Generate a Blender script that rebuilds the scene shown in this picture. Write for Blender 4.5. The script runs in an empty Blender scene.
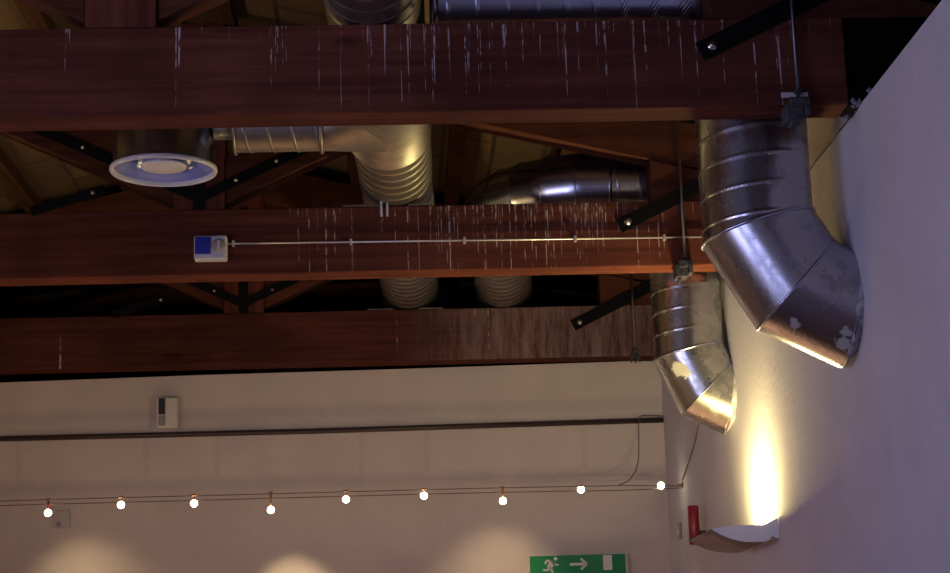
import bpy, bmesh, math, random
from mathutils import Vector, Matrix, noise as mnoise
random.seed(7)
S = bpy.context.scene
COL = S.collection
PI = math.pi
V = Vector

# ------------------------------------------------------------------ measures (metres)
WALL_X = 1.5163            # inner face of the right wall
RIDGE_X = -0.875           # centre line of the trusses
LEFT_X = 2 * RIDGE_X - WALL_X
BEAM_B, BEAM_T = 3.4035, 3.7035     # tie beam underside / top
BEAM_W = 0.147
Y1, BAY = 5.5243, 2.2726            # first truss, spacing
END_Y = 10.231                      # end wall face
FAR_Y = 14.6
PITCH = 0.239
RAFTER_RIDGE = 4.388                # underside of the rafters at the ridge
def rafter_z(x): return RAFTER_RIDGE - PITCH * abs(x - RIDGE_X)

# ------------------------------------------------------------------ materials
def new_mat(name):
    m = bpy.data.materials.new(name); m.use_nodes = True
    nt = m.node_tree
    b = nt.nodes['Principled BSDF']
    return m, nt, b
def N(nt, kind, **kw):
    n = nt.nodes.new(kind)
    for k, v in kw.items():
        if k.startswith('i_'):
            n.inputs[k[2:].replace('_', ' ')].default_value = v
        else: setattr(n, k, v)
    return n
def L(nt, a, b): nt.links.new(a, b)
def math_n(nt, op, a, b=None, clamp=False):
    n = nt.nodes.new('ShaderNodeMath'); n.operation = op; n.use_clamp = clamp
    for i, v in enumerate((a, b)):
        if v is None: continue
        if isinstance(v, (int, float)): n.inputs[i].default_value = v
        else: nt.links.new(v, n.inputs[i])
    return n.outputs[0]
def mapr(nt, v, a, b, c=0., d=1., smooth=True):
    n = nt.nodes.new('ShaderNodeMapRange'); n.interpolation_type = 'SMOOTHSTEP' if smooth else 'LINEAR'
    nt.links.new(v, n.inputs['Value'])
    for k, x in zip(('From Min', 'From Max', 'To Min', 'To Max'), (a, b, c, d)): n.inputs[k].default_value = x
    return n.outputs['Result']
def pos(nt): return nt.nodes.new('ShaderNodeNewGeometry').outputs['Position']
def scaled(nt, vec, s, off=(0, 0, 0)):
    n = nt.nodes.new('ShaderNodeMapping'); n.inputs['Scale'].default_value = s; n.inputs['Location'].default_value = off
    nt.links.new(vec, n.inputs['Vector']); return n.outputs['Vector']
def noise(nt, vec, scale=1., detail=3., rough=.55):
    n = nt.nodes.new('ShaderNodeTexNoise'); n.inputs['Scale'].default_value = scale
    n.inputs['Detail'].default_value = detail; n.inputs['Roughness'].default_value = rough
    nt.links.new(vec, n.inputs['Vector']); return n.outputs['Fac']
def mix(nt, f, a, b):
    n = nt.nodes.new('ShaderNodeMix'); n.data_type = 'RGBA'
    if isinstance(f, (int, float)): n.inputs['Factor'].default_value = f
    else: nt.links.new(f, n.inputs['Factor'])
    for s, v in ((n.inputs[6], a), (n.inputs[7], b)):
        if isinstance(v, tuple): s.default_value = v + (1,) if len(v) == 3 else v
        else: nt.links.new(v, s)
    return n.outputs[2]
def bump(nt, b, h, strength=.2, dist=.01):
    n = nt.nodes.new('ShaderNodeBump'); n.inputs['Strength'].default_value = strength; n.inputs['Distance'].default_value = dist
    nt.links.new(h, n.inputs['Height']); nt.links.new(n.outputs['Normal'], b.inputs['Normal'])

def plain(name, col, rough=.5, metal=0., spec=None, mottled=.0, mscale=25):
    m, nt, b = new_mat(name)
    b.inputs['Roughness'].default_value = rough; b.inputs['Metallic'].default_value = metal
    if spec is not None: b.inputs['Specular IOR Level'].default_value = spec
    if mottled:
        f = noise(nt, pos(nt), mscale, 4)
        c = mix(nt, mapr(nt, f, .3, .7), tuple(x * (1 - mottled) for x in col), tuple(min(1, x * (1 + mottled)) for x in col))
        L(nt, c, b.inputs['Base Color'])
    else: b.inputs['Base Color'].default_value = col + (1,)
    return m

def wood(name, dark, light, along='X', drips=None, haze=None, rough=.8):
    """Red-brown stained timber with grain running along an axis; drips = list of
    (x centre, x half width, density, length) patches of pale dried runs on the upright faces."""
    m, nt, b = new_mat(name)
    p = pos(nt)
    s = {'X': (1.2, 30, 30), 'Y': (30, 1.2, 30), 'Z': (30, 30, 1.2)}[along]
    g = noise(nt, scaled(nt, p, s), 1.0, 6, .65)
    big = noise(nt, p, 2.3, 3)
    c = mix(nt, mapr(nt, g, .3, .72), dark, light)
    c = mix(nt, mapr(nt, big, .35, .7, 0, .55), c, tuple(x * .62 for x in dark))
    knots = noise(nt, scaled(nt, p, (4, 9, 14) if along == 'X' else (9, 9, 9)), 1.0, 2)
    c = mix(nt, mapr(nt, knots, .68, .78, 0, .6), c, tuple(x * .35 for x in dark))
    geo = nt.nodes.new('ShaderNodeNewGeometry')
    sep = nt.nodes.new('ShaderNodeSeparateXYZ'); L(nt, p, sep.inputs[0])
    nsep = nt.nodes.new('ShaderNodeSeparateXYZ'); L(nt, geo.outputs['Normal'], nsep.inputs[0])
    upright = mapr(nt, math_n(nt, 'ABSOLUTE', nsep.outputs[1]), .6, .9)
    for k, (xc, xw, z0, z1, dens, fine) in enumerate(drips or []):
        # thin runs: narrow in x, long in z, broken up along their length
        col_n = noise(nt, scaled(nt, p, (fine, 0.1, 1.0), (k * 3.7, 0, k)), 1.0, 1.5, .5)
        brk = noise(nt, scaled(nt, p, (fine * .6, 1, 22), (9 + k, 0, 0)), 1.0, 2)
        xm = math_n(nt, 'ABSOLUTE', math_n(nt, 'SUBTRACT', sep.outputs[0], xc))
        xm = mapr(nt, xm, xw * .55, xw, 1, 0)
        zm = mapr(nt, sep.outputs[2], z0, z1, 0, 1, False)
        thr = math_n(nt, 'SUBTRACT', math_n(nt, 'MULTIPLY', xm, dens), math_n(nt, 'SUBTRACT', .09, math_n(nt, 'MULTIPLY', zm, .09)))
        f = math_n(nt, 'SUBTRACT', math_n(nt, 'ADD', col_n, thr), .70)
        f = mapr(nt, f, 0., .03)
        f = math_n(nt, 'MULTIPLY', f, mapr(nt, brk, .46, .58, .04, 1))
        f = math_n(nt, 'MULTIPLY', math_n(nt, 'MULTIPLY', f, upright), xm)
        c = mix(nt, math_n(nt, 'MULTIPLY', f, .6), c, (.70, .64, .62))
    if haze:
        hx, hw, amt = haze
        xm = mapr(nt, math_n(nt, 'ABSOLUTE', math_n(nt, 'SUBTRACT', sep.outputs[0], hx)), hw * .3, hw, 1, 0)
        hn = noise(nt, scaled(nt, p, (22, 1, 3)), 1.0, 6, .75)
        f = math_n(nt, 'MULTIPLY', math_n(nt, 'MULTIPLY', xm, mapr(nt, hn, .25, .8)), upright)
        c = mix(nt, math_n(nt, 'MULTIPLY', f, amt), c, (.36, .27, .26))
    L(nt, c, b.inputs['Base Color'])
    b.inputs['Roughness'].default_value = rough
    b.inputs['Specular IOR Level'].default_value = .04
    bump(nt, b, g, .25, .004)
    return m

def galvanised(name, base=(.56, .56, .57), rough=.3, stains=(), dirt=.5):
    """Zinc sheet; stains = (centre, radius) splashes of pale plaster stuck to it."""
    m, nt, b = new_mat(name)
    p = pos(nt)
    sp = nt.nodes.new('ShaderNodeTexVoronoi'); sp.inputs['Scale'].default_value = 38
    L(nt, p, sp.inputs['Vector'])
    sph = nt.nodes.new('ShaderNodeSeparateColor'); L(nt, sp.outputs['Color'], sph.inputs[0])
    n1 = noise(nt, p, 9, 5, .65)
    c = mix(nt, mapr(nt, sph.outputs[0], 0, 1, 0, .18), base, tuple(x * .72 for x in base))
    d = mapr(nt, n1, .46, .68, 0, dirt)
    c = mix(nt, d, c, tuple(x * .42 for x in base))
    r = math_n(nt, 'ADD', rough, math_n(nt, 'MULTIPLY', d, .18))
    met = None
    for q, rad in stains:
        dist = nt.nodes.new('ShaderNodeVectorMath'); dist.operation = 'DISTANCE'
        L(nt, p, dist.inputs[0]); dist.inputs[1].default_value = q
        nn = noise(nt, p, 55, 6, .8)
        e = math_n(nt, 'ADD', dist.outputs['Value'], math_n(nt, 'MULTIPLY', math_n(nt, 'SUBTRACT', nn, .5), rad * 3.4))
        f = mapr(nt, e, rad * .86, rad, 1, 0)
        c = mix(nt, math_n(nt, 'MULTIPLY', f, .9), c, (.34, .335, .31))
        r = math_n(nt, 'ADD', r, math_n(nt, 'MULTIPLY', f, .5))
        inv = math_n(nt, 'SUBTRACT', 1., f)
        met = inv if met is None else math_n(nt, 'MULTIPLY', met, inv)
    L(nt, c, b.inputs['Base Color']); L(nt, r, b.inputs['Roughness'])
    if met is None: b.inputs['Metallic'].default_value = 1
    else: L(nt, met, b.inputs['Metallic'])
    bump(nt, b, n1, .012, .002)
    return m

def plaster(name, col, rough=.85, strength=.25, stain=.08):
    m, nt, b = new_mat(name)
    p = pos(nt)
    n1 = noise(nt, p, 3.1, 4); n2 = noise(nt, p, 38, 5, .6)
    c = mix(nt, mapr(nt, n1, .3, .7), tuple(x * (1 - stain) for x in col), col)
    c = mix(nt, mapr(nt, n2, .35, .75, 0, .10), c, tuple(x * .8 for x in col))
    L(nt, c, b.inputs['Base Color']); b.inputs['Roughness'].default_value = rough
    b.inputs['Specular IOR Level'].default_value = .2
    h = math_n(nt, 'ADD', math_n(nt, 'MULTIPLY', n1, 1.5), n2)
    bump(nt, b, h, strength, .012)
    return m

def emit(name, col, strength):
    m, nt, b = new_mat(name)
    b.inputs['Base Color'].default_value = col + (1,)
    b.inputs['Emission Color'].default_value = col + (1,); b.inputs['Emission Strength'].default_value = strength
    return m

DK, LT = (.084, .025, .018), (.165, .053, .034)
M = {}
M['beam_near'] = wood('beam_wood_near', DK, LT, 'X',
    [(.2, .8, BEAM_B, BEAM_T, .112, 130), (-.5, .9, BEAM_B, BEAM_T, .06, 100), (1.0, .6, BEAM_B, BEAM_T, .08, 110)])
M['beam_mid'] = wood('beam_wood_middle', DK, LT, 'X',
    [(.55, .55, BEAM_B + .06, BEAM_T + .02, .15, 200), (-.2, .45, BEAM_B, BEAM_T, .10, 110), (1.1, .4, BEAM_B, BEAM_T, .10, 150)])
M['beam_far'] = wood('beam_wood_far', (.060, .019, .015), (.115, .039, .027), 'X', [(.3, .5, BEAM_B, BEAM_T, .06, 70), (-1.6, .5, BEAM_B, BEAM_T, .03, 40)], haze=(.9, .95, .7))
M['wood_rafter'] = wood('rafter_wood', (.065, .022, .014), (.12, .045, .027), 'X')
M['wood_post'] = wood('post_wood', DK, LT, 'Z')
M['wood_purlin'] = wood('purlin_wood', (.05, .025, .015), (.09, .045, .025), 'Y')
M['duct'] = galvanised('galvanised_sheet', (.50, .52, .62), .25, dirt=.07)
M['duct_big'] = galvanised('galvanised_sheet_splashed', (.50, .49, .53), .24,
    stains=[((1.305, 5.757, 2.722), .018), ((1.301, 5.752, 2.738), .016), ((1.458, 5.748, 2.655), .027), ((1.462, 5.72, 2.69), .018)], dirt=.55)
M['duct_small'] = galvanised('galvanised_sheet_spattered', (.60, .60, .56), .24,
    stains=[((1.270, 7.995, 2.968), .036), ((1.29, 7.99, 2.952), .028)], dirt=.6)
M['duct_dull'] = galvanised('dull_galvanised_sheet', (.31, .29, .26), .46, dirt=.45)
M['steel_black'] = plain('black_painted_steel', (.004, .004, .005), .6, 0, .12)
M['bolt'] = plain('zinc_bolt', (.6, .6, .62), .3, 1)
M['rod'] = plain('grey_steel_rod', (.16, .16, .19), .45, 1)
M['clamp'] = plain('dusty_dark_clamp', (.055, .055, .065), .6, .3, mottled=.5, mscale=60)
M['white_plate'] = plain('pale_metal_plate', (.55, .52, .54), .5)
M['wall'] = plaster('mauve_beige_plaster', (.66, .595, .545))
def banded(m):
    # faint darker level bands and short upright lines across the plaster
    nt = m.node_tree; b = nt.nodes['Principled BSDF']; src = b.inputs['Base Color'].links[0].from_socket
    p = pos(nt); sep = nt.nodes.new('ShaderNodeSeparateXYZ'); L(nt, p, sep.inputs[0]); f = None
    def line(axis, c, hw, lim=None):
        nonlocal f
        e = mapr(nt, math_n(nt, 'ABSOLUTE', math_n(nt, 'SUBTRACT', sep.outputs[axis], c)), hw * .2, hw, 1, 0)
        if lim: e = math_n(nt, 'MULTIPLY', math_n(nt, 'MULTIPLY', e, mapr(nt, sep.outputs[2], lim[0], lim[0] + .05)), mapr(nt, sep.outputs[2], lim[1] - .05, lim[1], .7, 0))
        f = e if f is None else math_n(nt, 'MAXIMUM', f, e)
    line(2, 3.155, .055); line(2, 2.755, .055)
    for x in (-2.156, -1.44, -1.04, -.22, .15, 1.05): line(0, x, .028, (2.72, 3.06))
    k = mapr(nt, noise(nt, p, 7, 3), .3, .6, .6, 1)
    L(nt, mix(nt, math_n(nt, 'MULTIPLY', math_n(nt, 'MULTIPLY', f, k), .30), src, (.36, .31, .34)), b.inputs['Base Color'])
banded(M['wall'])
M['wall_right'] = plaster('rough_white_plaster', (.57, .55, .60), strength=.2)
M['wall_upper'] = plaster('upper_plaster', (.56, .51, .49), strength=.2)
M['crack'] = plain('dark_joint', (.03, .022, .02), .9)
M['outer'] = plain('shade_black', (.004, .0035, .0035), .95, spec=.05)  # near black puts the shade of eaves and far roof space into the colour
M['floor'] = plain('terracotta_floor', (.20, .115, .085), .6, mottled=.2, mscale=6)
M['rail'] = plain('dark_brown_rail', (.045, .028, .026), .4)
M['white_plastic'] = plain('white_plastic', (.66, .64, .58), .4)
M['box_grey'] = plain('grey_beige_plastic', (.50, .46, .43), .5)
M['grey_plastic'] = plain('grey_plastic', (.30, .27, .28), .5)
M['dark_vent'] = plain('dark_grille', (.02, .022, .025), .6)
M['blue'] = plain('blue_plastic', (.03, .045, .42), .22)
M['socket_grey'] = plain('pale_grey_plastic', (.60, .60, .66), .4)
M['green'] = plain('green_sign_face', (.005, .25, .085), .35)
M['sign_white'] = plain('white_pictogram', (.75, .76, .74), .5)
M['red'] = plain('red_paint', (.2, .008, .018), .35)
M['cable'] = plain('bare_cable', (.16, .10, .07), .45, .6)
M['cord'] = plain('grey_brown_cord', (.16, .11, .085), .6)
M['lamp_metal'] = plain('lamp_holder_metal', (.32, .16, .08), .35, .8)
M['bulb'] = emit('halogen_glow', (1., .86, .58), 14.)
M['lilac'] = plain('white_lacquered_metal', (.80, .80, .86), .35)
M['sconce_brown'] = plain('bronze_lacquered_metal', (.20, .15, .11), .42, .15)
M['tube'] = emit('sconce_tube_glow', (1., .86, .42), 12.)
M['conduit'] = plain('bright_conduit', (.78, .78, .80), .38, .7)
M['diff_white'] = plain('white_enamel', (.60, .60, .66), .32)
M['diff_inner'] = plain('enamel_blue_daylight_tint', (.16, .22, .62), .22)  # white enamel; the blue of reflected daylight is put into the colour
M['fluff'] = plain('grey_white_fill', (.20, .21, .26), .9)
M['collar'] = plain('grey_collar_mortar', (.34, .33, .35), .9, mottled=.35, mscale=40)
M['frame'] = plain('window_frame_paint', (.3, .26, .22), .5)

def deck_mat():
    m, nt, b = new_mat('roof_boarding')
    p = pos(nt)
    sep = nt.nodes.new('ShaderNodeSeparateXYZ'); L(nt, p, sep.inputs[0])
    cmb = nt.nodes.new('ShaderNodeCombineXYZ'); L(nt, sep.outputs[1], cmb.inputs[0]); L(nt, sep.outputs[0], cmb.inputs[1])
    br = nt.nodes.new('ShaderNodeTexBrick'); L(nt, cmb.outputs[0], br.inputs['Vector'])
    br.inputs['Scale'].default_value = 1; br.inputs['Brick Width'].default_value = .9; br.inputs['Row Height'].default_value = .26
    br.inputs['Mortar Size'].default_value = .012; br.inputs['Mortar'].default_value = (.02, .014, .01, 1)
    br.inputs['Color1'].default_value = (.065, .04, .019, 1); br.inputs['Color2'].default_value = (.15, .095, .045, 1)
    n = noise(nt, scaled(nt, p, (20, 2, 4)), 1, 5)
    c = mix(nt, mapr(nt, n, .3, .75, 0, .65), br.outputs['Color'], (.09, .055, .03))
    L(nt, c, b.inputs['Base Color']); b.inputs['Roughness'].default_value = .8
    return m
M['deck'] = deck_mat()

# ------------------------------------------------------------------ object helpers
class MB:
    """Collects vertices and faces of ONE mesh."""
    def __init__(s): s.v = []; s.f = []; s.sm = []
    def add(s, vs, fs, smooth=False):
        o = len(s.v); s.v += [V(x) for x in vs]; s.f += [tuple(i + o for i in f) for f in fs]; s.sm += [smooth] * len(fs); return s
    def box(s, a, b):
        (x0, y0, z0), (x1, y1, z1) = a, b
        vs = [(x0, y0, z0), (x1, y0, z0), (x1, y1, z0), (x0, y1, z0), (x0, y0, z1), (x1, y0, z1), (x1, y1, z1), (x0, y1, z1)]
        return s.add(vs, [(3, 2, 1, 0), (4, 5, 6, 7), (0, 1, 5, 4), (1, 2, 6, 5), (2, 3, 7, 6), (3, 0, 4, 7)])
    def prism_y(s, pts, y0, y1):
        """polygon given in (x, z), anticlockwise seen from -y, pulled along y"""
        n = len(pts)
        vs = [(x, y0, z) for x, z in pts] + [(x, y1, z) for x, z in pts]
        fs = [tuple(range(n)), tuple(range(2 * n - 1, n - 1, -1))] + [(i, i + n, (i + 1) % n + n, (i + 1) % n) for i in range(n)]
        return s.add(vs, fs)
    def sweep(s, pts, r, n=10, closed=False, cap=True):
        pts = [V(p) for p in pts]; m = len(pts); rings = []
        up = V((0, 0, 1))
        for i, p in enumerate(pts):
            if closed: t = pts[(i + 1) % m] - pts[i - 1]
            else: t = pts[min(i + 1, m - 1)] - pts[max(i - 1, 0)]
            t.normalize()
            a = t.cross(up)
            if a.length < .05: a = t.cross(V((1, 0, 0)))
            a.normalize(); b = t.cross(a)
            rr = r[i] if isinstance(r, (list, tuple)) else r
            rings.append([p + (a * math.cos(2 * PI * k / n) + b * math.sin(2 * PI * k / n)) * rr for k in range(n)])
        vs = [q for ring in rings for q in ring]; fs = []
        for i in range(m if closed else m - 1):
            j = (i + 1) % m
            for k in range(n): fs.append((i * n + k, i * n + (k + 1) % n, j * n + (k + 1) % n, j * n + k))
        s.add(vs, fs, True)
        if cap and not closed: s.add([], [])
        if cap and not closed:
            s.add(rings[0], [tuple(range(n))]); s.add(rings[-1], [tuple(range(n - 1, -1, -1))])
        return s
    def lathe(s, prof, c, axis='Z', n=48, smooth=True):
        """prof: (radius, height) pairs round a vertical (or y / x) axis through c"""
        c = V(c); vs = []; fs = []
        for r, h in prof:
            for k in range(n):
                a = 2 * PI * k / n; u, w = r * math.cos(a), r * math.sin(a)
                vs.append(c + (V((u, w, h)) if axis == 'Z' else V((u, h, w)) if axis == 'Y' else V((h, u, w))))
        for i in range(len(prof) - 1):
            for k in range(n): fs.append((i * n + k, i * n + (k + 1) % n, (i + 1) * n + (k + 1) % n, (i + 1) * n + k))
        return s.add(vs, fs, smooth)
    def build(s, name, mat, parent=None, bevel=0, recalc=True):
        me = bpy.data.meshes.new(name)
        root = parent
        off = V((0, 0, 0))
        while root is not None:
            off += root.location; root = root.parent
        me.from_pydata([v - off for v in s.v], [], s.f)
        bm = bmesh.new(); bm.from_mesh(me)
        for f, sm in zip(bm.faces, s.sm): f.smooth = sm
        bmesh.ops.remove_doubles(bm, verts=bm.verts, dist=1e-6)
        if recalc: bmesh.ops.recalc_face_normals(bm, faces=bm.faces)
        if bevel:
            es = [e for e in bm.edges if len(e.link_faces) == 2 and e.calc_face_angle(0) > .6]
            bmesh.ops.bevel(bm, geom=es, offset=bevel, segments=2, profile=.5, affect='EDGES')
        bm.to_mesh(me); bm.free()
        me.materials.append(mat)
        o = bpy.data.objects.new(name, me); COL.objects.link(o)
        if parent is not None: o.parent = parent
        return o
def thing(name, label, cat, loc, group=None):
    o = bpy.data.objects.new(name, None); COL.objects.link(o); o.location = loc; o.empty_display_size = .1
    o['label'] = label; o['category'] = cat
    if group: o['group'] = group
    return o
def tag(o, label, cat, group=None):
    o['label'] = label; o['category'] = cat
    if group: o['group'] = group
    return o
def struct(o): o['kind'] = 'structure'; return o

def frame_of(d):
    d = d.normalized(); u = d.cross(V((0, 1, 0)))
    if u.length < .1: u = d.cross(V((0, 0, 1)))
    u.normalize(); return d, u, d.cross(u)
def spiral_pipe(mb, A, B, R, pitch=.1, rib=.003, w=.0024, n0=None, n1=None, phase=0., n=72, step=.0024):
    """sheet pipe with a helical lock seam; its ends may be cut by mitre planes n0 / n1"""
    A, B = V(A), V(B); d, u, w_ = frame_of(B - A); Ln = (B - A).length
    ns = max(2, int(Ln / step)); vs = []; fs = []
    for i in range(ns + 1):
        for k in range(n):
            a = 2 * PI * k / n; rad = u * math.cos(a) + w_ * math.sin(a)
            t0 = -(rad * R).dot(n0) / d.dot(n0) if n0 else 0.
            t1 = Ln - (rad * R).dot(n1) / d.dot(n1) if n1 else Ln
            t = t0 + (t1 - t0) * i / ns
            q = (t / pitch - k / n + phase); q = abs(q - round(q)) * pitch
            r = R + (rib * math.exp(-(q / w) ** 2) if rib else 0)
            vs.append(A + d * t + rad * r)
    for i in range(ns):
        for k in range(n): fs.append((i * n + k, i * n + (k + 1) % n, (i + 1) * n + (k + 1) % n, (i + 1) * n + k))
    mb.add(vs, fs, True); return mb
def mitre_ring(C, d, nrm, R, n=72):
    d, u, w_ = frame_of(V(d)); out = []
    for k in range(n):
        a = 2 * PI * k / n; rad = (u * math.cos(a) + w_ * math.sin(a)) * R
        out.append(V(C) + rad - d * (rad.dot(nrm) / d.dot(nrm)))
    return out
def bead(C, d, nrm, R, r, name, mat, parent):
    mb = MB(); mb.sweep(mitre_ring(C, d, nrm, R), r, 8, closed=True); return mb.build(name, mat, parent)

# ------------------------------------------------------------------ the setting
struct(MB().box((LEFT_X - .3, -3.2, -.1), (WALL_X + .4, FAR_Y, 0)).build('floor', M['floor']))
struct(MB().box((WALL_X, -3.2, 0), (WALL_X + .4, FAR_Y, BEAM_B)).build('wall_right', M['wall_right']))
# plaster infill over the wall between the trusses, set back a little from the wall face
struct(MB().prism_y([(WALL_X + .012, BEAM_B), (WALL_X + .3, BEAM_B), (WALL_X + .3, rafter_z(WALL_X + .3) + .28), (WALL_X + .012, rafter_z(WALL_X) + .28)],
       Y1 + BEAM_W + .002, FAR_Y).build('wall_upper', M['wall_upper']))
mb = MB(); pts = []
for i in range(70):
    y = Y1 - .02 + i * .025
    pts.append((WALL_X + .002, y, BEAM_B - .002 + .008 * mnoise.noise(V((y * 9, 0, 3)))))
struct(mb.sweep(pts, [.0045 + .003 * mnoise.noise(V((i * .7, 1, 1))) for i in range(70)], 6).build('trim_1', M['crack']))
for k in range(4):
    struct(MB().box((WALL_X - .034, Y1 + BAY * k + .012, BEAM_B + .002), (WALL_X + .61, Y1 + BAY * k + BEAM_W - .004, BEAM_T - .001)).build('trim_%d' % (20 + k), M['outer']))  # black sheets in place of the shade in the pocket at each beam end
# eaves beyond the right wall, their shade given by the near-black colour
struct(MB().box((WALL_X + .62, -3.2, BEAM_B - .2), (WALL_X + .68, FAR_Y, 4.4)).build('wall_eaves', M['outer']))
struct(MB().box((WALL_X + .36, -3.2, BEAM_B - .06), (WALL_X + .64, FAR_Y, BEAM_B - .01)).build('trim_2', M['outer']))
# end wall: its top dips a little to the left under the last tie beam
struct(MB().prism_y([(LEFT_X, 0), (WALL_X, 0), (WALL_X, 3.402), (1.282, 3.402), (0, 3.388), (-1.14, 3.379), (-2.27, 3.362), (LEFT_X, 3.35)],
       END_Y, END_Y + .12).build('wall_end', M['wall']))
struct(MB().prism_y([(LEFT_X, 0), (WALL_X, 0), (WALL_X + .6, 3.4), (WALL_X + .6, 4.2), (RIDGE_X, 4.8), (LEFT_X - .3, 4.3)], FAR_Y, FAR_Y + .1).build('wall_far', M['outer']))
# left wall with two window openings towards the daylight (outside the picture)
mb = MB(); wy = [(-1.6, .6), (1.6, 3.8)]; wz = (1.1, 2.7)
ys = [-3.2] + [q for w in wy for q in w] + [FAR_Y]
mb.box((LEFT_X - .3, -3.2, 0), (LEFT_X, FAR_Y, wz[0])); mb.box((LEFT_X - .3, -3.2, wz[1]), (LEFT_X, FAR_Y, 4.3))
for i in range(0, len(ys), 2): mb.box((LEFT_X - .3, ys[i], wz[0]), (LEFT_X, ys[i + 1], wz[1]))
struct(mb.build('wall_left', M['wall']))
struct(MB().prism_y([(LEFT_X - .3, 0), (WALL_X + .6, 0), (WALL_X + .6, 4.2), (RIDGE_X, 4.8), (LEFT_X - .3, 4.3)], -3.3, -3.2).build('wall_back', M['wall']))
for i, (a, b) in enumerate(wy):
    mb = MB()
    for y in (a, (a + b) / 2 - .025, b - .05): mb.box((LEFT_X - .2, y, wz[0]), (LEFT_X - .14, y + .05, wz[1]))
    for z in (wz[0], (wz[0] + wz[1]) / 2, wz[1] - .05): mb.box((LEFT_X - .195, a, z), (LEFT_X - .145, b, z + .05))
    struct(mb.build('window_%d' % (i + 1), M['frame']))
# roof boarding, two slopes
mb = MB(); dz = .30
def deck_z(x): return rafter_z(x) + dz
mb.prism_y([(RIDGE_X, deck_z(RIDGE_X)), (2.25, deck_z(2.25)), (2.25, deck_z(2.25) + .04), (RIDGE_X, deck_z(RIDGE_X) + .04)], -3.3, FAR_Y + .1)
xl = LEFT_X - .4
mb.prism_y([(xl, deck_z(xl)), (RIDGE_X, deck_z(RIDGE_X)), (RIDGE_X, deck_z(RIDGE_X) + .04), (xl, deck_z(xl) + .04)], -3.3, FAR_Y + .1)
struct(mb.build('ceiling', M['deck']))
for k, dx in enumerate((.12, .66, 1.2, 1.75, 2.6)):
    for sgn in (1, -1):
        x = RIDGE_X + sgn * dx
        struct(MB().box((x - .04, -3.2, rafter_z(x) + .218), (x + .04, FAR_Y, rafter_z(x) + .293)).build('trim_%d' % (3 + 2 * k + (sgn < 0)), M['wood_purlin']))

# ------------------------------------------------------------------ roof trusses
def strap(root, p0, p1, y, w=.062, bolts=(.035,), name='steel_strap', t=.009, br=.85):
    """flat black bar from p0 to p1 (x, z) lying on the front of the timber at y"""
    a, b = V((p0[0], 0, p0[1])), V((p1[0], 0, p1[1])); d = (b - a).normalized(); nrm = V((-d.z, 0, d.x)) * w / 2
    q = [a - nrm, b - nrm, b + nrm, a + nrm]
    o = MB().prism_y([(v.x, v.z) for v in q], y - t, y).build(name, M['steel_black'], root, bevel=.0015)
    for s_ in bolts:
        c = a + d * s_
        m = MB(); m.lathe([(.0, -.012), (.007 * br, -.012), (.0125 * br, -.008), (.0125 * br, -.004), (.019 * br, -.004), (.019 * br, 0)], (c.x, y - t, c.z), 'Y', 14)
        bo = m.build('bolt', M['bolt'], o)
        bo['label'] = 'bright zinc bolt head'
    return o
def truss(n, Y, mat, label, heel=1.96):
    y0, y1 = Y, Y + BEAM_W
    R = thing('roof_truss', label, 'roof truss', (RIDGE_X, Y + BEAM_W / 2, BEAM_B), 'timber roof trusses')
    xl, xr = LEFT_X + .04, WALL_X - .037
    b = MB().box((xl, y0, BEAM_B), (xr, y1, BEAM_T)).build('tie_beam', mat, R, bevel=.006)
    MB().box((RIDGE_X - .115, y0 + .008, BEAM_T + .001), (RIDGE_X + .115, y1 - .008, RAFTER_RIDGE + .2)).build('king_post', M['wood_post'], R, bevel=.005)
    for s in (1, -1):
        X = lambda dx: RIDGE_X + s * dx
        def poly(pts, ya, yb, name, m, bev=.004):
            pts = [(X(dx), z) for dx, z in pts]
            if s < 0: pts = pts[::-1]
            return MB().prism_y(pts, ya, yb).build(name, m, R, bevel=bev)
        rz = lambda dx: RAFTER_RIDGE - PITCH * dx
        end = 3.0
        poly([(.117, rz(.117)), (end, rz(end)), (end, rz(end) + .215), (.117, rz(.117) + .215)], y0 + .01, y1 - .01, 'rafter', M['wood_rafter'])
        # solid heel between rafter and tie beam, running on over the wall
        poly([(heel, BEAM_T + .001), (end, BEAM_T + .001), (end, rz(end) - .001), (heel, rz(heel) - .001)], y0 + .006, y1 - .002, 'heel_block', M['wood_rafter'])
        SL = .47; z0 = BEAM_T + .03; xe = (RAFTER_RIDGE - z0 + .117 * SL) / (SL + PITCH) - .01
        sz = lambda dx: z0 + SL * (dx - .117)
        xt = (RAFTER_RIDGE - .215 - z0 + .117 * SL) / (SL + PITCH)
        poly([(.117, z0), (xe, sz(xe)), (xt, sz(xt) + .212), (.117, z0 + .215)], y0 + .02, y1 - .02, 'strut', M['wood_rafter'])
        # black steel strap up the strut and the heel strap
        strap(R, (X(.02), z0 + .035), (X(.82), z0 + .035 + SL * .8), y0 + .008 - .0005, .05, (.16, .36, .55), br=.42) if n else None
        if s < 0: strap(R, (X(.42), BEAM_T + .10), (X(.74), BEAM_T + .004), y0 - .0005, .045, (.05,), name='steel_brace', br=.5)
        strap(R, (X(1.876), 3.588), (X(2.50), 3.588 + .487 * .624), y0 - .0005, .066, (.045,))
    # centre strap round the king post with a large bolt
    if n: strap(R, (RIDGE_X, BEAM_T - .0), (RIDGE_X, BEAM_T + .62), y0 + .006, .05, (.3,), name='post_strap', br=.6)
    return R
truss(0, Y1, M['beam_near'], 'nearest red-brown timber roof truss, its wide tie beam streaked with white drips', 1.92)
truss(1, Y1 + BAY, M['beam_mid'], 'middle red-brown timber roof truss, carrying the thin conduit and the blue-lidded socket box', 2.03)
truss(2, Y1 + 2 * BAY, M['beam_far'], 'red-brown timber roof truss just over the end wall, whitish haze on its right half', 2.04)
truss(3, Y1 + 3 * BAY, M['wood_rafter'], 'timber roof truss farthest away, in the dark beyond the end wall')

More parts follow.
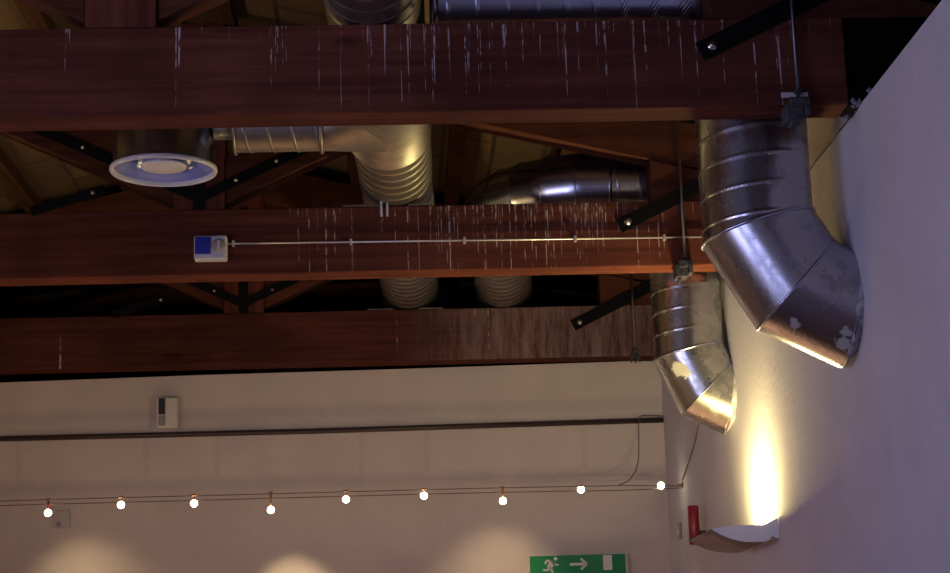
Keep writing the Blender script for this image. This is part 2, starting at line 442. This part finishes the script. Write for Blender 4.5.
# crumbly fill on the wall head beside the nearest beam end
mb = MB()
for i in range(46):
    y = Y1 + .0 + random.random() * .15; x = WALL_X - .03 + random.random() * .10; z = BEAM_B + .004 + random.random() ** 2 * .055
    r = .005 + random.random() * .008
    for k in range(1):
        vs = [V((x, y, z)) + V(v) * r * (1 + .4 * random.random()) for v in [(1, 0, 0), (-1, 0, 0), (0, 1, 0), (0, -1, 0), (0, 0, 1), (0, 0, -1)]]
        mb.add(vs, [(0, 2, 4), (2, 1, 4), (1, 3, 4), (3, 0, 4), (2, 0, 5), (1, 2, 5), (3, 1, 5), (0, 3, 5)])
o = mb.build('mortar_crumbs', M['fluff']); o['kind'] = 'stuff'
tag(o, 'grey-white mortar crumbs on the wall head beside the nearest beam end', 'debris')

# ------------------------------------------------------------------ hanging rods with clamps
def hanging_rod(Y, x, ztop, label, plate=False, prongs=False):
    R = thing('hanging_rod', label, 'rod', (x, Y, BEAM_B), 'steel rods down the fronts of the trusses')
    MB().sweep([(x, Y - .022, BEAM_B - .01), (x, Y - .022, ztop)], .0065, 10).build('rod', M['rod'], R)
    mb = MB()
    if not prongs:
        mb.box((x - .032, Y - .045, BEAM_B - .018), (x + .032, Y - .0015, BEAM_B + .014))
        mb.box((x - .045, Y - .04, BEAM_B - .06), (x + .01, Y + .05, BEAM_B - .0035))
        mb.box((x + .012, Y - .05, BEAM_B - .045), (x + .03, Y + .02, BEAM_B - .0035))
        mb.sweep([(x - .02, Y - .03, BEAM_B - .05), (x - .035, Y - .02, BEAM_B - .085)], .009, 8)
    else:
        for dx, dy in ((-.024, 0), (0, -.012), (.024, 0)):
            mb.sweep([(x + dx * .3, Y - .022, BEAM_B + .012), (x + dx * .8, Y - .022 + dy, BEAM_B - .01), (x + dx * 1.1, Y - .02 + dy, BEAM_B - .042)], [.012, .010, .004], 8)
        mb.box((x - .016, Y - .034, BEAM_B + .0), (x + .016, Y - .0015, BEAM_B + .03))
    c = mb.build('clamp', M['clamp'], R, bevel=.003)
    MB().lathe([(0, -.006), (.014, -.006), (.014, .006), (0, .006)], (x, Y - .022, BEAM_B + .037), 'Z', 6, False).build('nut', M['rod'], R)
    if plate:
        p = MB().box((x - .052, Y - .006, BEAM_B + .024), (x + .036, Y - .0012, BEAM_B + .042)).build('plate', M['white_plate'], R, bevel=.0015)
        p['label'] = 'small pale metal plate behind the rod'
    return R
hanging_rod(Y1, 1.309, 4.10, 'grey steel rod and clamp on the nearest beam, above the large duct', plate=True)
hanging_rod(Y1 + BAY, 1.287, 4.10, 'thin steel rod and dark clamp on the middle beam, above the small duct')
hanging_rod(Y1 + 2 * BAY, 1.348, 4.08, 'thin dark steel rod ending in a pronged clamp under the last beam', prongs=True)

# ------------------------------------------------------------------ ducts that turn down to the right wall
def wall_duct(Y, R, xa, z_run, z_m1, m2, end, mat, label, x_left, tail=None):
    T = thing('ventilation_duct', label, 'duct', (xa, Y, z_run), 'galvanised ventilation ducts')
    P = [V((x_left, Y, z_run)), V((xa, Y, z_run)), V((xa, Y, z_m1)), V((m2[0], Y, m2[1])), V((end[0], Y, end[1]))]
    D = [(P[i + 1] - P[i]).normalized() for i in range(4)]
    Nn = [(D[i] + D[i + 1]).normalized() for i in range(3)]
    spiral_pipe(MB(), P[0], P[1], R, n1=Nn[0]).build('horizontal_pipe', M['duct'], T)
    spiral_pipe(MB(), P[1], P[2], R, n0=Nn[0], n1=Nn[1], phase=.15).build('vertical_pipe', mat, T)
    s1 = spiral_pipe(MB(), P[2], P[3], R + .004, rib=0, n0=Nn[1], n1=Nn[2], step=.02).build('elbow_segment', mat, T)
    s2 = spiral_pipe(MB(), P[3], P[4], R + .004, rib=0, n0=Nn[2], n1=V((.97, 0, -.17)).normalized(), step=.02).build('outlet_segment', mat, T)
    bead(P[2], D[1], Nn[1], R + .004, .006, 'seam_ring', M['duct'], T)
    bead(P[3], D[2], Nn[2], R + .005, .0045, 'seam_ring', M['duct'], T)
    # mortar collar where the outlet goes into the wall
    d, u, w_ = frame_of(D[3]); mb = MB(); n = 72; vs = []; fs = []
    for i, (x, rr) in enumerate([(end[0] - .012, R + .005), (end[0] - .004, R + .007), (end[0] + .004, R + .009), (WALL_X + .004, R + .012)]):
        for k in range(n):
            a = 2 * PI * k / n; wob = mnoise.noise(V((3 * math.cos(a) + Y, 3 * math.sin(a), i * .8)))
            rad = (u * math.cos(a) + w_ * math.sin(a)) * (rr + (.006 if i else .0) * wob - (0, .006, .02, .07)[i] * max(0., -(u * math.cos(a) + w_ * math.sin(a)).z))
            xx = x + .175 * rad.z * (1 if i < 3 else .0) + (.006 * wob if i < 2 else 0); xx = min(xx, WALL_X + .004)
            vs.append(P[4] + rad + d * ((xx - P[4].x - rad.x) / d.x))
    for i in range(3):
        for k in range(n): fs.append((i * n + k, i * n + (k + 1) % n, (i + 1) * n + (k + 1) % n, (i + 1) * n + k))
    c_ = mb.add(vs, fs, True).build('mortar_collar', M['collar'], T); c_['label'] = 'pale mortar collar at the wall'
    return T, P
# the big one behind the nearest beam
T, P = wall_duct(5.868, .188, 1.225, 3.905, 3.078, (1.341, 2.881), (WALL_X - .004, 2.794), M['duct_big'],
    'large shiny ventilation duct bending into the right wall, nearest of the wall ducts', .158)
MB().lathe([(.188, 0), (.194, 0), (.194, .02), (.13, .02), (.13, .05), (0, .05)], (.158 - .022, 5.868, 3.905), 'X', 60).build('end_cap', M['duct'], T)
# the smaller one behind the middle beam: its run turns back over the last beam
T2, P2 = wall_duct(8.125, .161, 1.338, 3.868, 3.065, (1.4145, 2.90), (WALL_X - .004, 2.852), M['duct_small'],
    'smaller speckled ventilation duct bending into the right wall beneath the middle beam', 1.0)
path = []; r_b = .50
for k in range(7):
    a = PI / 2 * k / 6
    path.append(V((1.0 - r_b * math.sin(a), 8.125 + r_b * (1 - math.cos(a)), 3.868)))
dirs = [V((-1, 0, 0))] + [(path[i + 1] - path[i]).normalized() for i in range(6)] + [V((0, 1, 0))]
mb = MB()
for i in range(6):
    n0 = (dirs[i] + dirs[i + 1]).normalized(); n1 = (dirs[i + 1] + dirs[i + 2]).normalized()
    spiral_pipe(mb, path[i], path[i + 1], .163, rib=0, n0=n0, n1=n1, step=.03, n=64)
mb.build('elbow', M['duct'], T2)
for i in range(7):
    n0 = (dirs[i] + dirs[i + 1]).normalized()
    bead(path[i], dirs[i + 1], n0, .163, .005, 'seam_ring', M['duct'], T2)
spiral_pipe(MB(), path[6], (path[6].x + .17, 10.87, 3.868), .161, rib=.0048, w=.0036, n=64, step=.0028).build('trunk_pipe', M['duct_dull'], T2)

# ------------------------------------------------------------------ main duct along the room, its tee and branch
TX, TZ, TR = -.024, 3.872, .166
T3 = thing('main_duct', 'ribbed main duct lying across all the beams, with a side branch to the round diffuser', 'duct', (TX, 6.87, TZ), 'galvanised ventilation ducts')
spiral_pipe(MB(), (TX - .03 * 4.6, 2.3, TZ), (TX - .009, 6.58, TZ), TR, rib=.0045, w=.0036, n=64, step=.0028).build('near_pipe', M['duct_dull'], T3)
spiral_pipe(MB(), (TX + .009, 7.19, TZ), (TX + .03 * 4, 10.87, TZ), TR - .002, rib=.0048, w=.0036, n=64, step=.0028).build('far_pipe', M['duct_dull'], T3)
mb = MB(); mb.lathe([(TR + .002, 6.56), (TR + .008, 6.565), (TR + .006, 6.59), (TR + .006, 7.17), (TR + .015, 7.175), (TR + .016, 7.185), (TR + .015, 7.195), (TR - .01, 7.2)], (TX, 0, TZ), 'Y', 64)
mb.build('tee_body', M['duct_dull'], T3)
# two bright strap ends over the middle beam and flat cradle plates where the duct lies on the beams
for x in (-.062, -.036):
    MB().box((x - .005, Y1 + BAY - .006, 3.655), (x + .005, Y1 + BAY - .001, 3.745)).build('strap_end', M['conduit'], T3)
for y, xs in ((Y1 + BAY, ((-.235, -.13), (.06, .165))), (Y1 + 2 * BAY, ((-.17, -.02), (.12, .26)))):
    for a, b in xs: MB().box((a, y - .004, BEAM_T + .0005), (b, y + BEAM_W, BEAM_T + .007)).build('cradle_plate', M['duct_dull'], T3)
# saddle that narrows from the tee to the branch
bx, by, bz, br = -.286, 6.87, 3.80, .112
mb = MB(); n = 48; m_ = 14; vs = []; fs = []
for i in range(m_ + 1):
    t = i / m_
    for k in range(n):
        a = 2 * PI * k / n
        c0 = V((bx, by + br * math.cos(a), bz + br * math.sin(a)))
        c1 = V((TX - .01, by + .29 * math.cos(a), TZ + (TR + .012) * math.sin(a)))
        vs.append(c0.lerp(c1, t))
for i in range(m_):
    for k in range(n): fs.append((i * n + k, i * n + (k + 1) % n, (i + 1) * n + (k + 1) % n, (i + 1) * n + k))
mb.add(vs, fs, True).build('tee_saddle', M['duct_dull'], T3)
spiral_pipe(MB(), (bx, by, bz), (-.633, by, bz), br, pitch=.095, n=56, rib=.004).build('branch_pipe', M['duct_dull'], T3)
for x in (bx, -.628):
    MB().lathe([(br, -.006), (br + .010, -.006), (br + .012, 0), (br + .010, .006), (br, .006)], (x, by, bz), 'X', 56).build('flange', M['duct_dull'], T3)
MB().lathe([(br, 0), (.066, -.004), (.066, -.0785)], (-.633, by, bz + .005), 'X', 40).build('spigot', M['duct_dull'], T3)

# ------------------------------------------------------------------ round ceiling diffuser
dc = V((-.909, 6.87, 3.612))
D_ = thing('air_diffuser', 'round grey air diffuser with blue daylight tinted into its recess, hanging beneath the nearest beam', 'air diffuser', dc)
MB().lathe([(.0, .33), (.19, .33), (.196, .325), (.196, .03), (.2, .012)], dc, 'Z', 72).build('drum', M['duct'], D_)
MB().lathe([(.200, .016), (.2095, .012), (.211, .004), (.207, -.004), (.203, -.006), (.198, -.003), (.195, .004), (.194, .014)], dc, 'Z', 72).build('rim', M['diff_white'], D_)
MB().lathe([(.194, .013), (.172, .020), (.150, .030), (.132, .045), (.125, .085), (.06, .10), (0, .10)], dc, 'Z', 72).build('recess', M['diff_inner'], D_)
MB().lathe([(0, .012), (.080, .012), (.088, .015), (.091, .022), (.08, .028), (.03, .034), (.02, .099)], dc, 'Z', 60).build('centre_disc', M['diff_white'], D_)
for k in range(3):
    a = 2 * PI * k / 3 + .5
    MB().sweep([dc + V((.085 * math.cos(a), .085 * math.sin(a), .024)), dc + V((.128 * math.cos(a), .128 * math.sin(a), .052))], .0025, 6).build('spoke', M['diff_inner'], D_)

# ------------------------------------------------------------------ socket box and conduit on the middle beam
Y2 = Y1 + BAY
J = thing('socket_box', 'small white socket box with a blue lid on the middle beam', 'socket box', (-.818, Y2, 3.52))
MB().box((-.889, Y2 - .062, 3.460), (-.746, Y2 - .001, 3.569)).build('body', M['socket_grey'], J, bevel=.008)
MB().box((-.884, Y2 - .074, 3.482), (-.816, Y2 - .0625, 3.561)).build('lid', M['blue'], J, bevel=.004)
mb = MB(); mb.lathe([(0, -.014), (.024, -.014), (.030, -.008), (.030, 0)], (-.780, Y2 - .0625, 3.522), 'Y', 28); d_ = mb.build('dial', M['grey_plastic'], J)
MB().box((-.784, Y2 - .083, 3.500), (-.776, Y2 - .077, 3.544)).build('dial_pointer', M['socket_grey'], J, bevel=.001)
C_ = thing('conduit', 'thin bright conduit running level along the middle beam from the socket box', 'conduit', (.3, Y2, 3.54))
mb = MB(); mb.sweep([(-.745, Y2 - .0125, 3.541), (.3, Y2 - .0125, 3.535), (1.45, Y2 - .0125, 3.529)], .0041, 10); mb.build('tube', M['conduit'], C_)
for x in (-.72, -.2, .305, .8, 1.2):
    z = 3.541 - (x + .745) * .0056
    MB().box((x - .006, Y2 - .022, z - .014), (x + .006, Y2 - .0008, z + .014)).build('clip', M['conduit'], C_, bevel=.002)

# ------------------------------------------------------------------ on the end wall
mb = MB(); mb.sweep([(LEFT_X + .01, END_Y - .017, 3.036), (-.5, END_Y - .017, 3.037), (WALL_X - .004, END_Y - .017, 3.053)], .0155, 12)
r_ = mb.build('rail', M['rail']); tag(r_, 'long dark brown rail running level across the end wall', 'rail')
E_ = thing('wall_sensor', 'cream box sensor with a dark slot, above the rail on the end wall', 'sensor', (-1.318, END_Y, 3.16))
MB().box((-1.379, END_Y - .045, 3.073), (-1.258, END_Y - .0005, 3.25)).build('case', M['white_plastic'], E_, bevel=.006)
MB().box((-1.366, END_Y - .048, 3.15), (-1.330, END_Y - .0455, 3.243)).build('dark_slot', M['dark_vent'], E_, bevel=.0008)
MB().box((-1.366, END_Y - .048, 3.085), (-1.330, END_Y - .0455, 3.146)).build('grey_panel', M['grey_plastic'], E_, bevel=.0008)
mb = MB(); mb.box((-1.325, END_Y - .053, 3.08), (-1.262, END_Y - .0455, 3.243)); mb.build('front_cover', M['white_plastic'], E_, bevel=.003)
B_ = thing('switch_box', 'small white wall box behind the leftmost hanging spotlight', 'switch box', (-1.897, END_Y, 2.575))
MB().box((-1.934, END_Y - .03, 2.526), (-1.862, END_Y - .0005, 2.622)).build('case', M['box_grey'], B_, bevel=.004)
MB().box((-1.930, END_Y - .034, 2.533), (-1.906, END_Y - .0305, 2.560)).build('button', M['grey_plastic'], B_, bevel=.001)

# exit sign
sx0, sx1, sz1 = .713, 1.252, 2.296; sz0 = sz1 - .19; sy = END_Y - .05
X_ = thing('exit_sign', 'green exit sign with running figure, arrow and doorway on the end wall', 'sign', (.98, END_Y, 2.2))
MB().box((sx0 + .003, sy + .004, sz0 + .002), (sx1 + .012, END_Y - .0005, sz1 + .004)).build('case', M['sign_white'], X_, bevel=.002)
MB().box((sx0, sy - .002, sz0), (sx1, sy + .0035, sz1)).build('face', M['green'], X_, bevel=.0012)
def picto(name, polys, lab):
    mb = MB()
    for p in polys: mb.prism_y(p, sy - .0045, sy - .0021)
    o = mb.build(name, M['sign_white'], X_); o['label'] = lab; return o
def bar(a, b, w0, w1):
    a, b = V((a[0], a[1])), V((b[0], b[1])); d = (b - a).normalized(); n_ = V((-d.y, d.x))
    return [tuple(a - n_ * w0 / 2), tuple(b - n_ * w1 / 2), tuple(b + n_ * w1 / 2), tuple(a + n_ * w0 / 2)]
def disc(c, r, n=16): return [(c[0] + r * math.cos(2 * PI * k / n), c[1] + r * math.sin(2 * PI * k / n)) for k in range(n)]
q = 1. / 174      # metres for one reading unit of the sign drawing
def sp(px, py): return (sx0 + (px - 530.5) * q, sz1 - (py - 556.5) * q)
picto('running_figure', [disc(sp(555.8, 559.6), .0105), bar(sp(553, 562.3), sp(549, 568.6), .034, .028), bar(sp(552.5, 562), sp(547, 561.2), .013, .011), bar(sp(547, 561.2), sp(545, 564.6), .011, .009),
    bar(sp(553, 563), sp(555, 566), .012, .010), bar(sp(554.6, 565.6), sp(558.4, 565.6), .010, .009), bar(sp(549, 568), sp(547.6, 570.6), .018, .014), bar(sp(548.2, 570.6), sp(543, 570.2), .013, .011),
    bar(sp(549.6, 568), sp(552, 571), .017, .014), bar(sp(552, 571), sp(552.8, 576.5), .014, .011)], 'white running figure')
picto('arrow', [bar(sp(569.6, 565.5), sp(584.5, 565.3), .014, .014), bar(sp(580.4, 560.2), sp(586.2, 565.6), .013, .015), bar(sp(580.4, 570.6), sp(586.2, 565.0), .013, .015)], 'white arrow pointing right')
picto('doorway', [[sp(602.4, 571.8), sp(611, 571.8), sp(611, 557.4), sp(602.4, 557.4)]], 'white doorway')

# ------------------------------------------------------------------ cable lights
YC = 9.637
K = thing('lighting_cable', 'pair of thin low-voltage cables stretched level across the room before the end wall', 'cable', (0, YC, 2.61))
def cz(x): return 2.611 + .0045 * math.cos((x + .6) * 1.2)
for dy, dz_, ph in ((-.010, .011, 0), (.010, -.011, .4)):
    mb = MB(); mb.sweep([(x_, YC + dy, cz(x_) + dz_ * (1 if i_ not in (0, 16) else .3) + .002 * math.sin(x_ * 2.3 + ph)) for i_, x_ in enumerate([LEFT_X + .004 + (WALL_X - LEFT_X - .008) * j / 16 for j in range(17)])], .0026, 6)
    mb.build('wire', M['cable'], K)
MB().lathe([(.016, 0), (.016, -.004), (.006, -.006), (.006, -.03), (0, -.03)], (WALL_X - .0008, YC, 2.618), 'X', 16).build('wall_hook', M['cable'], K)
lamps = [(-1.869, 2.555, 1), (-1.486, 2.587, 0), (-1.101, 2.585, 0), (-.694, 2.540, 1), (-.295, 2.586, 0), (.121, 2.594, 0), (.543, 2.556, 1), (.964, 2.606, 0), (1.396, 2.616, 0)]
lab = ['leftmost cable spotlight, hanging on a red stem beside the small white box', 'second cable spotlight from the left, clipped at cable height',
       'third cable spotlight from the left, straight below the wall sensor', 'hanging cable spotlight, fourth from the left, shining on the wall',
       'middle of the nine cable spotlights, at cable height', 'sixth cable spotlight from the left, clipped at cable height',
       'hanging cable spotlight above the left end of the green sign', 'cable spotlight clipped above the doorway end of the green sign',
       'rightmost cable spotlight, close to the room corner']
for (x, z, hang), lb in zip(lamps, lab):
    A_ = thing('cable_spotlight', lb, 'spotlight', (x, YC, z), 'spotlights on the stretched cable')
    zc = cz(x)
    r = .019
    if hang:
        mb = MB(); mb.sweep([(x, YC, zc + .022), (x, YC, z + r * .8)], .0055, 8); st = mb.build('stem', M['lamp_metal'], A_)
        if x < -1.5: st.data.materials[0] = M['red']
    else:
        mb = MB(); mb.sweep([(x + .006, YC, zc + .018), (x + .002, YC, z + r * .7)], .005, 8); mb.build('stem', M['lamp_metal'], A_)
    mb = MB(); mb.box((x - .012, YC - .016, zc + .010), (x + .012, YC + .016, zc + .020)); mb.build('cable_clip', M['lamp_metal'], A_, bevel=.002)
    prof = [(r * math.cos(a), r * math.sin(a)) for a in [(-PI / 2 + PI * j / 14) for j in range(15)]]
    MB().lathe(prof, (x, YC, z), 'Z', 24).build('bulb', M['bulb'], A_)
# feed wire from the rail down to the cable, and loose cord into the corner
mb = MB(); mb.sweep([(1.53 - .02, END_Y - .012, 3.076), (1.46, END_Y - .013, 3.080), (1.395, END_Y - .018, 3.082), (1.372, END_Y - .042, 3.068), (1.366, END_Y - .046, 3.02), (1.352, END_Y - .12, 2.92), (1.325, 9.95, 2.80), (1.29, 9.85, 2.72), (1.235, 9.72, 2.655), (1.172, YC, 2.625)], .0032, 6)
w_ = mb.build('feed_wire', M['cord']); tag(w_, 'thin feed wire sagging from the rail to the cable near the corner', 'wire')
mb = MB(); mb.sweep([(WALL_X - .006, YC - .01, 2.64), (WALL_X - .006, 9.5, 2.675), (WALL_X - .006, 9.3, 2.73), (WALL_X - .006, 9.12, 2.79), (WALL_X - .006, 8.95, 2.88)], .004, 6)
w_ = mb.build('power_cable', M['cord']); tag(w_, 'grey-brown cord rising along the right wall from the cable hook', 'cord')

# ------------------------------------------------------------------ on the right wall
F_ = thing('wall_sconce', 'fish-shaped white and brown uplight sconce on the right wall, lit yellow', 'wall lamp', (WALL_X, 7.5, 2.15))
prof = [(1.241, 2.183), (1.277, 2.161), (1.315, 2.144), (1.356, 2.132), (1.405, 2.127), (1.455, 2.127), (1.476, 2.134), (1.486, 2.149)]
tail = [(1.5145, 2.137), (1.5145, 2.222), (1.452, 2.195), (1.40, 2.1955), (1.339, 2.195), (1.29, 2.191)]
def fish(ya, yb, name, m):
    o = MB().prism_y(prof + tail, ya, yb).build(name, m, F_); return o
sf, sb = 7.236, 7.79
fish(sf - .004, sf, 'front_panel', M['lilac'])
fish(sb, sb + .004, 'rear_panel', M['lilac'])
mb = MB(); n = len(prof); th = .003
vs = [(x, sf + .0005, z) for x, z in prof] + [(x, sb - .0005, z) for x, z in prof]
mb.add(vs, [(i, i + 1, i + 1 + n, i + n) for i in range(n - 1)], True)
mb.add([(1.486, sf + .0005, 2.149), (1.5085, sf + .0005, 2.152), (1.5085, sb - .0005, 2.152), (1.486, sb - .0005, 2.149)], [(0, 1, 2, 3)])
pan = mb.build('curved_tray', M['sconce_brown'], F_)
so = pan.modifiers.new('thick', 'SOLIDIFY'); so.thickness = .004; so.offset = 1
MB().box((1.5085, sf + .001, 2.142), (1.5155, sb - .001, 2.19)).build('back_plate', M['lilac'], F_, bevel=.001)
mb = MB(); mb.sweep([(1.462, sf + .08, 2.160), (1.462, sb - .08, 2.160)], .008, 12); mb.build('tube_lamp', M['tube'], F_)

G_ = thing('alarm_sounder', 'slim red cylinder fixed upright to the right wall behind the sconce', 'alarm', (1.459, 9.0, 2.25))
MB().lathe([(0, 0), (.025, 0), (.028, .004), (.028, .188), (.025, .194), (0, .196)], (1.459, 9.0, 2.25), 'Z', 32).build('body', M['red'], G_)
MB().lathe([(.0282, .014), (.0298, .016), (.0298, .030), (.0282, .032)], (1.459, 9.0, 2.25), 'Z', 32).build('band', M['clamp'], G_)
MB().box((1.4865, 8.99, 2.29), (1.5155, 9.01, 2.32)).build('bracket', M['clamp'], G_)
H_ = thing('wall_plate', 'narrow grey switch plate on the right wall, between the red cylinder and the corner', 'switch', (WALL_X, 9.8, 2.38))
MB().box((1.504, 9.765, 2.338), (1.5155, 9.83, 2.428)).build('plate', M['grey_plastic'], H_, bevel=.002)
MB().box((1.498, 9.78, 2.365), (1.5035, 9.815, 2.40)).build('rocker', M['white_plastic'], H_, bevel=.001)

# ------------------------------------------------------------------ light
def light(kind, name, loc, energy, col, **kw):
    l = bpy.data.lights.new(name, kind); l.energy = energy; l.color = col
    aim = kw.pop('aim', None)
    for k, v in kw.items(): setattr(l, k, v)
    o = bpy.data.objects.new(name, l); COL.objects.link(o); o.location = loc
    if aim is not None: o.rotation_euler = (V(aim) - V(loc)).to_track_quat('-Z', 'Y').to_euler()
    return o
# daylight through the two windows in the left wall
for i, (a, b) in enumerate(wy):
    yc = (a + b) / 2
    light('AREA', 'daylight_window', (LEFT_X - .12, yc, 1.9), 55, (.50, .53, 1.), shape='RECTANGLE', size=1.6, size_y=2.2, aim=(WALL_X, yc + .8, 2.0))
# halogens of the cable system
for (x, z, hang) in lamps:
    if hang:
        tx = x + (.12 if x < -1 else .10 if x < 0 else 0)
        light('SPOT', 'halogen_beam', (x, YC + .03, z - .012), 12 if -1 < x < 0 else 5, (1., .74, .42), spot_size=math.radians(50 if -1 < x < 0 else 76), spot_blend=1., shadow_soft_size=.02, aim=(tx, END_Y, z - .50))
    else:
        light('SPOT', 'halogen_beam', (x, YC - .03, z - .01), 190, (1., .77, .50), spot_size=math.radians(66), spot_blend=.8, shadow_soft_size=.02, aim=(x - (.9 if x > .9 else 0), YC - .9, .1))
# added warm fill at the unseen left wall, without lamp bodies, brightening the beams
for y in (4.2, 7.5): light('AREA', 'warm_fill', (LEFT_X + .12, y, 2.2), 10, (1., .70, .30), shape='RECTANGLE', size=.08, size_y=.34, aim=(LEFT_X + .5, y, 4.2))
# the sconce throws its light up the wall
light('AREA', 'sconce_uplight', (1.472, 7.51, 2.172), 34, (1., .78, .32), shape='RECTANGLE', size=.05, size_y=.34, aim=(1.50, 7.51, 3.5))

W = bpy.data.worlds.new('world'); S.world = W; W.use_nodes = True
W.node_tree.nodes['Background'].inputs['Color'].default_value = (.45, .55, .9, 1)
W.node_tree.nodes['Background'].inputs['Strength'].default_value = .12

# ------------------------------------------------------------------ camera
cam = bpy.data.cameras.new('camera'); co = bpy.data.objects.new('camera', cam); COL.objects.link(co)
cam.sensor_width = 36; cam.sensor_fit = 'HORIZONTAL'; cam.lens = 1800 / 950 * 36; cam.clip_start = .05
f_, p_, y_, r_ = 1800, .2177, .0444, .0304
fw = V((math.sin(y_) * math.cos(p_), math.cos(y_) * math.cos(p_), math.sin(p_)))
rt = V((math.cos(y_), -math.sin(y_), 0)); up = rt.cross(fw)
rt2 = rt * math.cos(r_) - up * math.sin(r_); up2 = rt * math.sin(r_) + up * math.cos(r_)
mw = Matrix((rt2, up2, -fw)).transposed().to_4x4(); mw.translation = V((0, 0, 1.6))
co.matrix_world = mw
S.camera = co
S.cycles.use_denoising = True
S.cycles.max_bounces = 8
S.view_settings.view_transform = 'Standard'; S.view_settings.look = 'None'
S.view_settings.gamma = 1; S.view_settings.use_curve_mapping = False
S.view_settings.exposure = 0.72
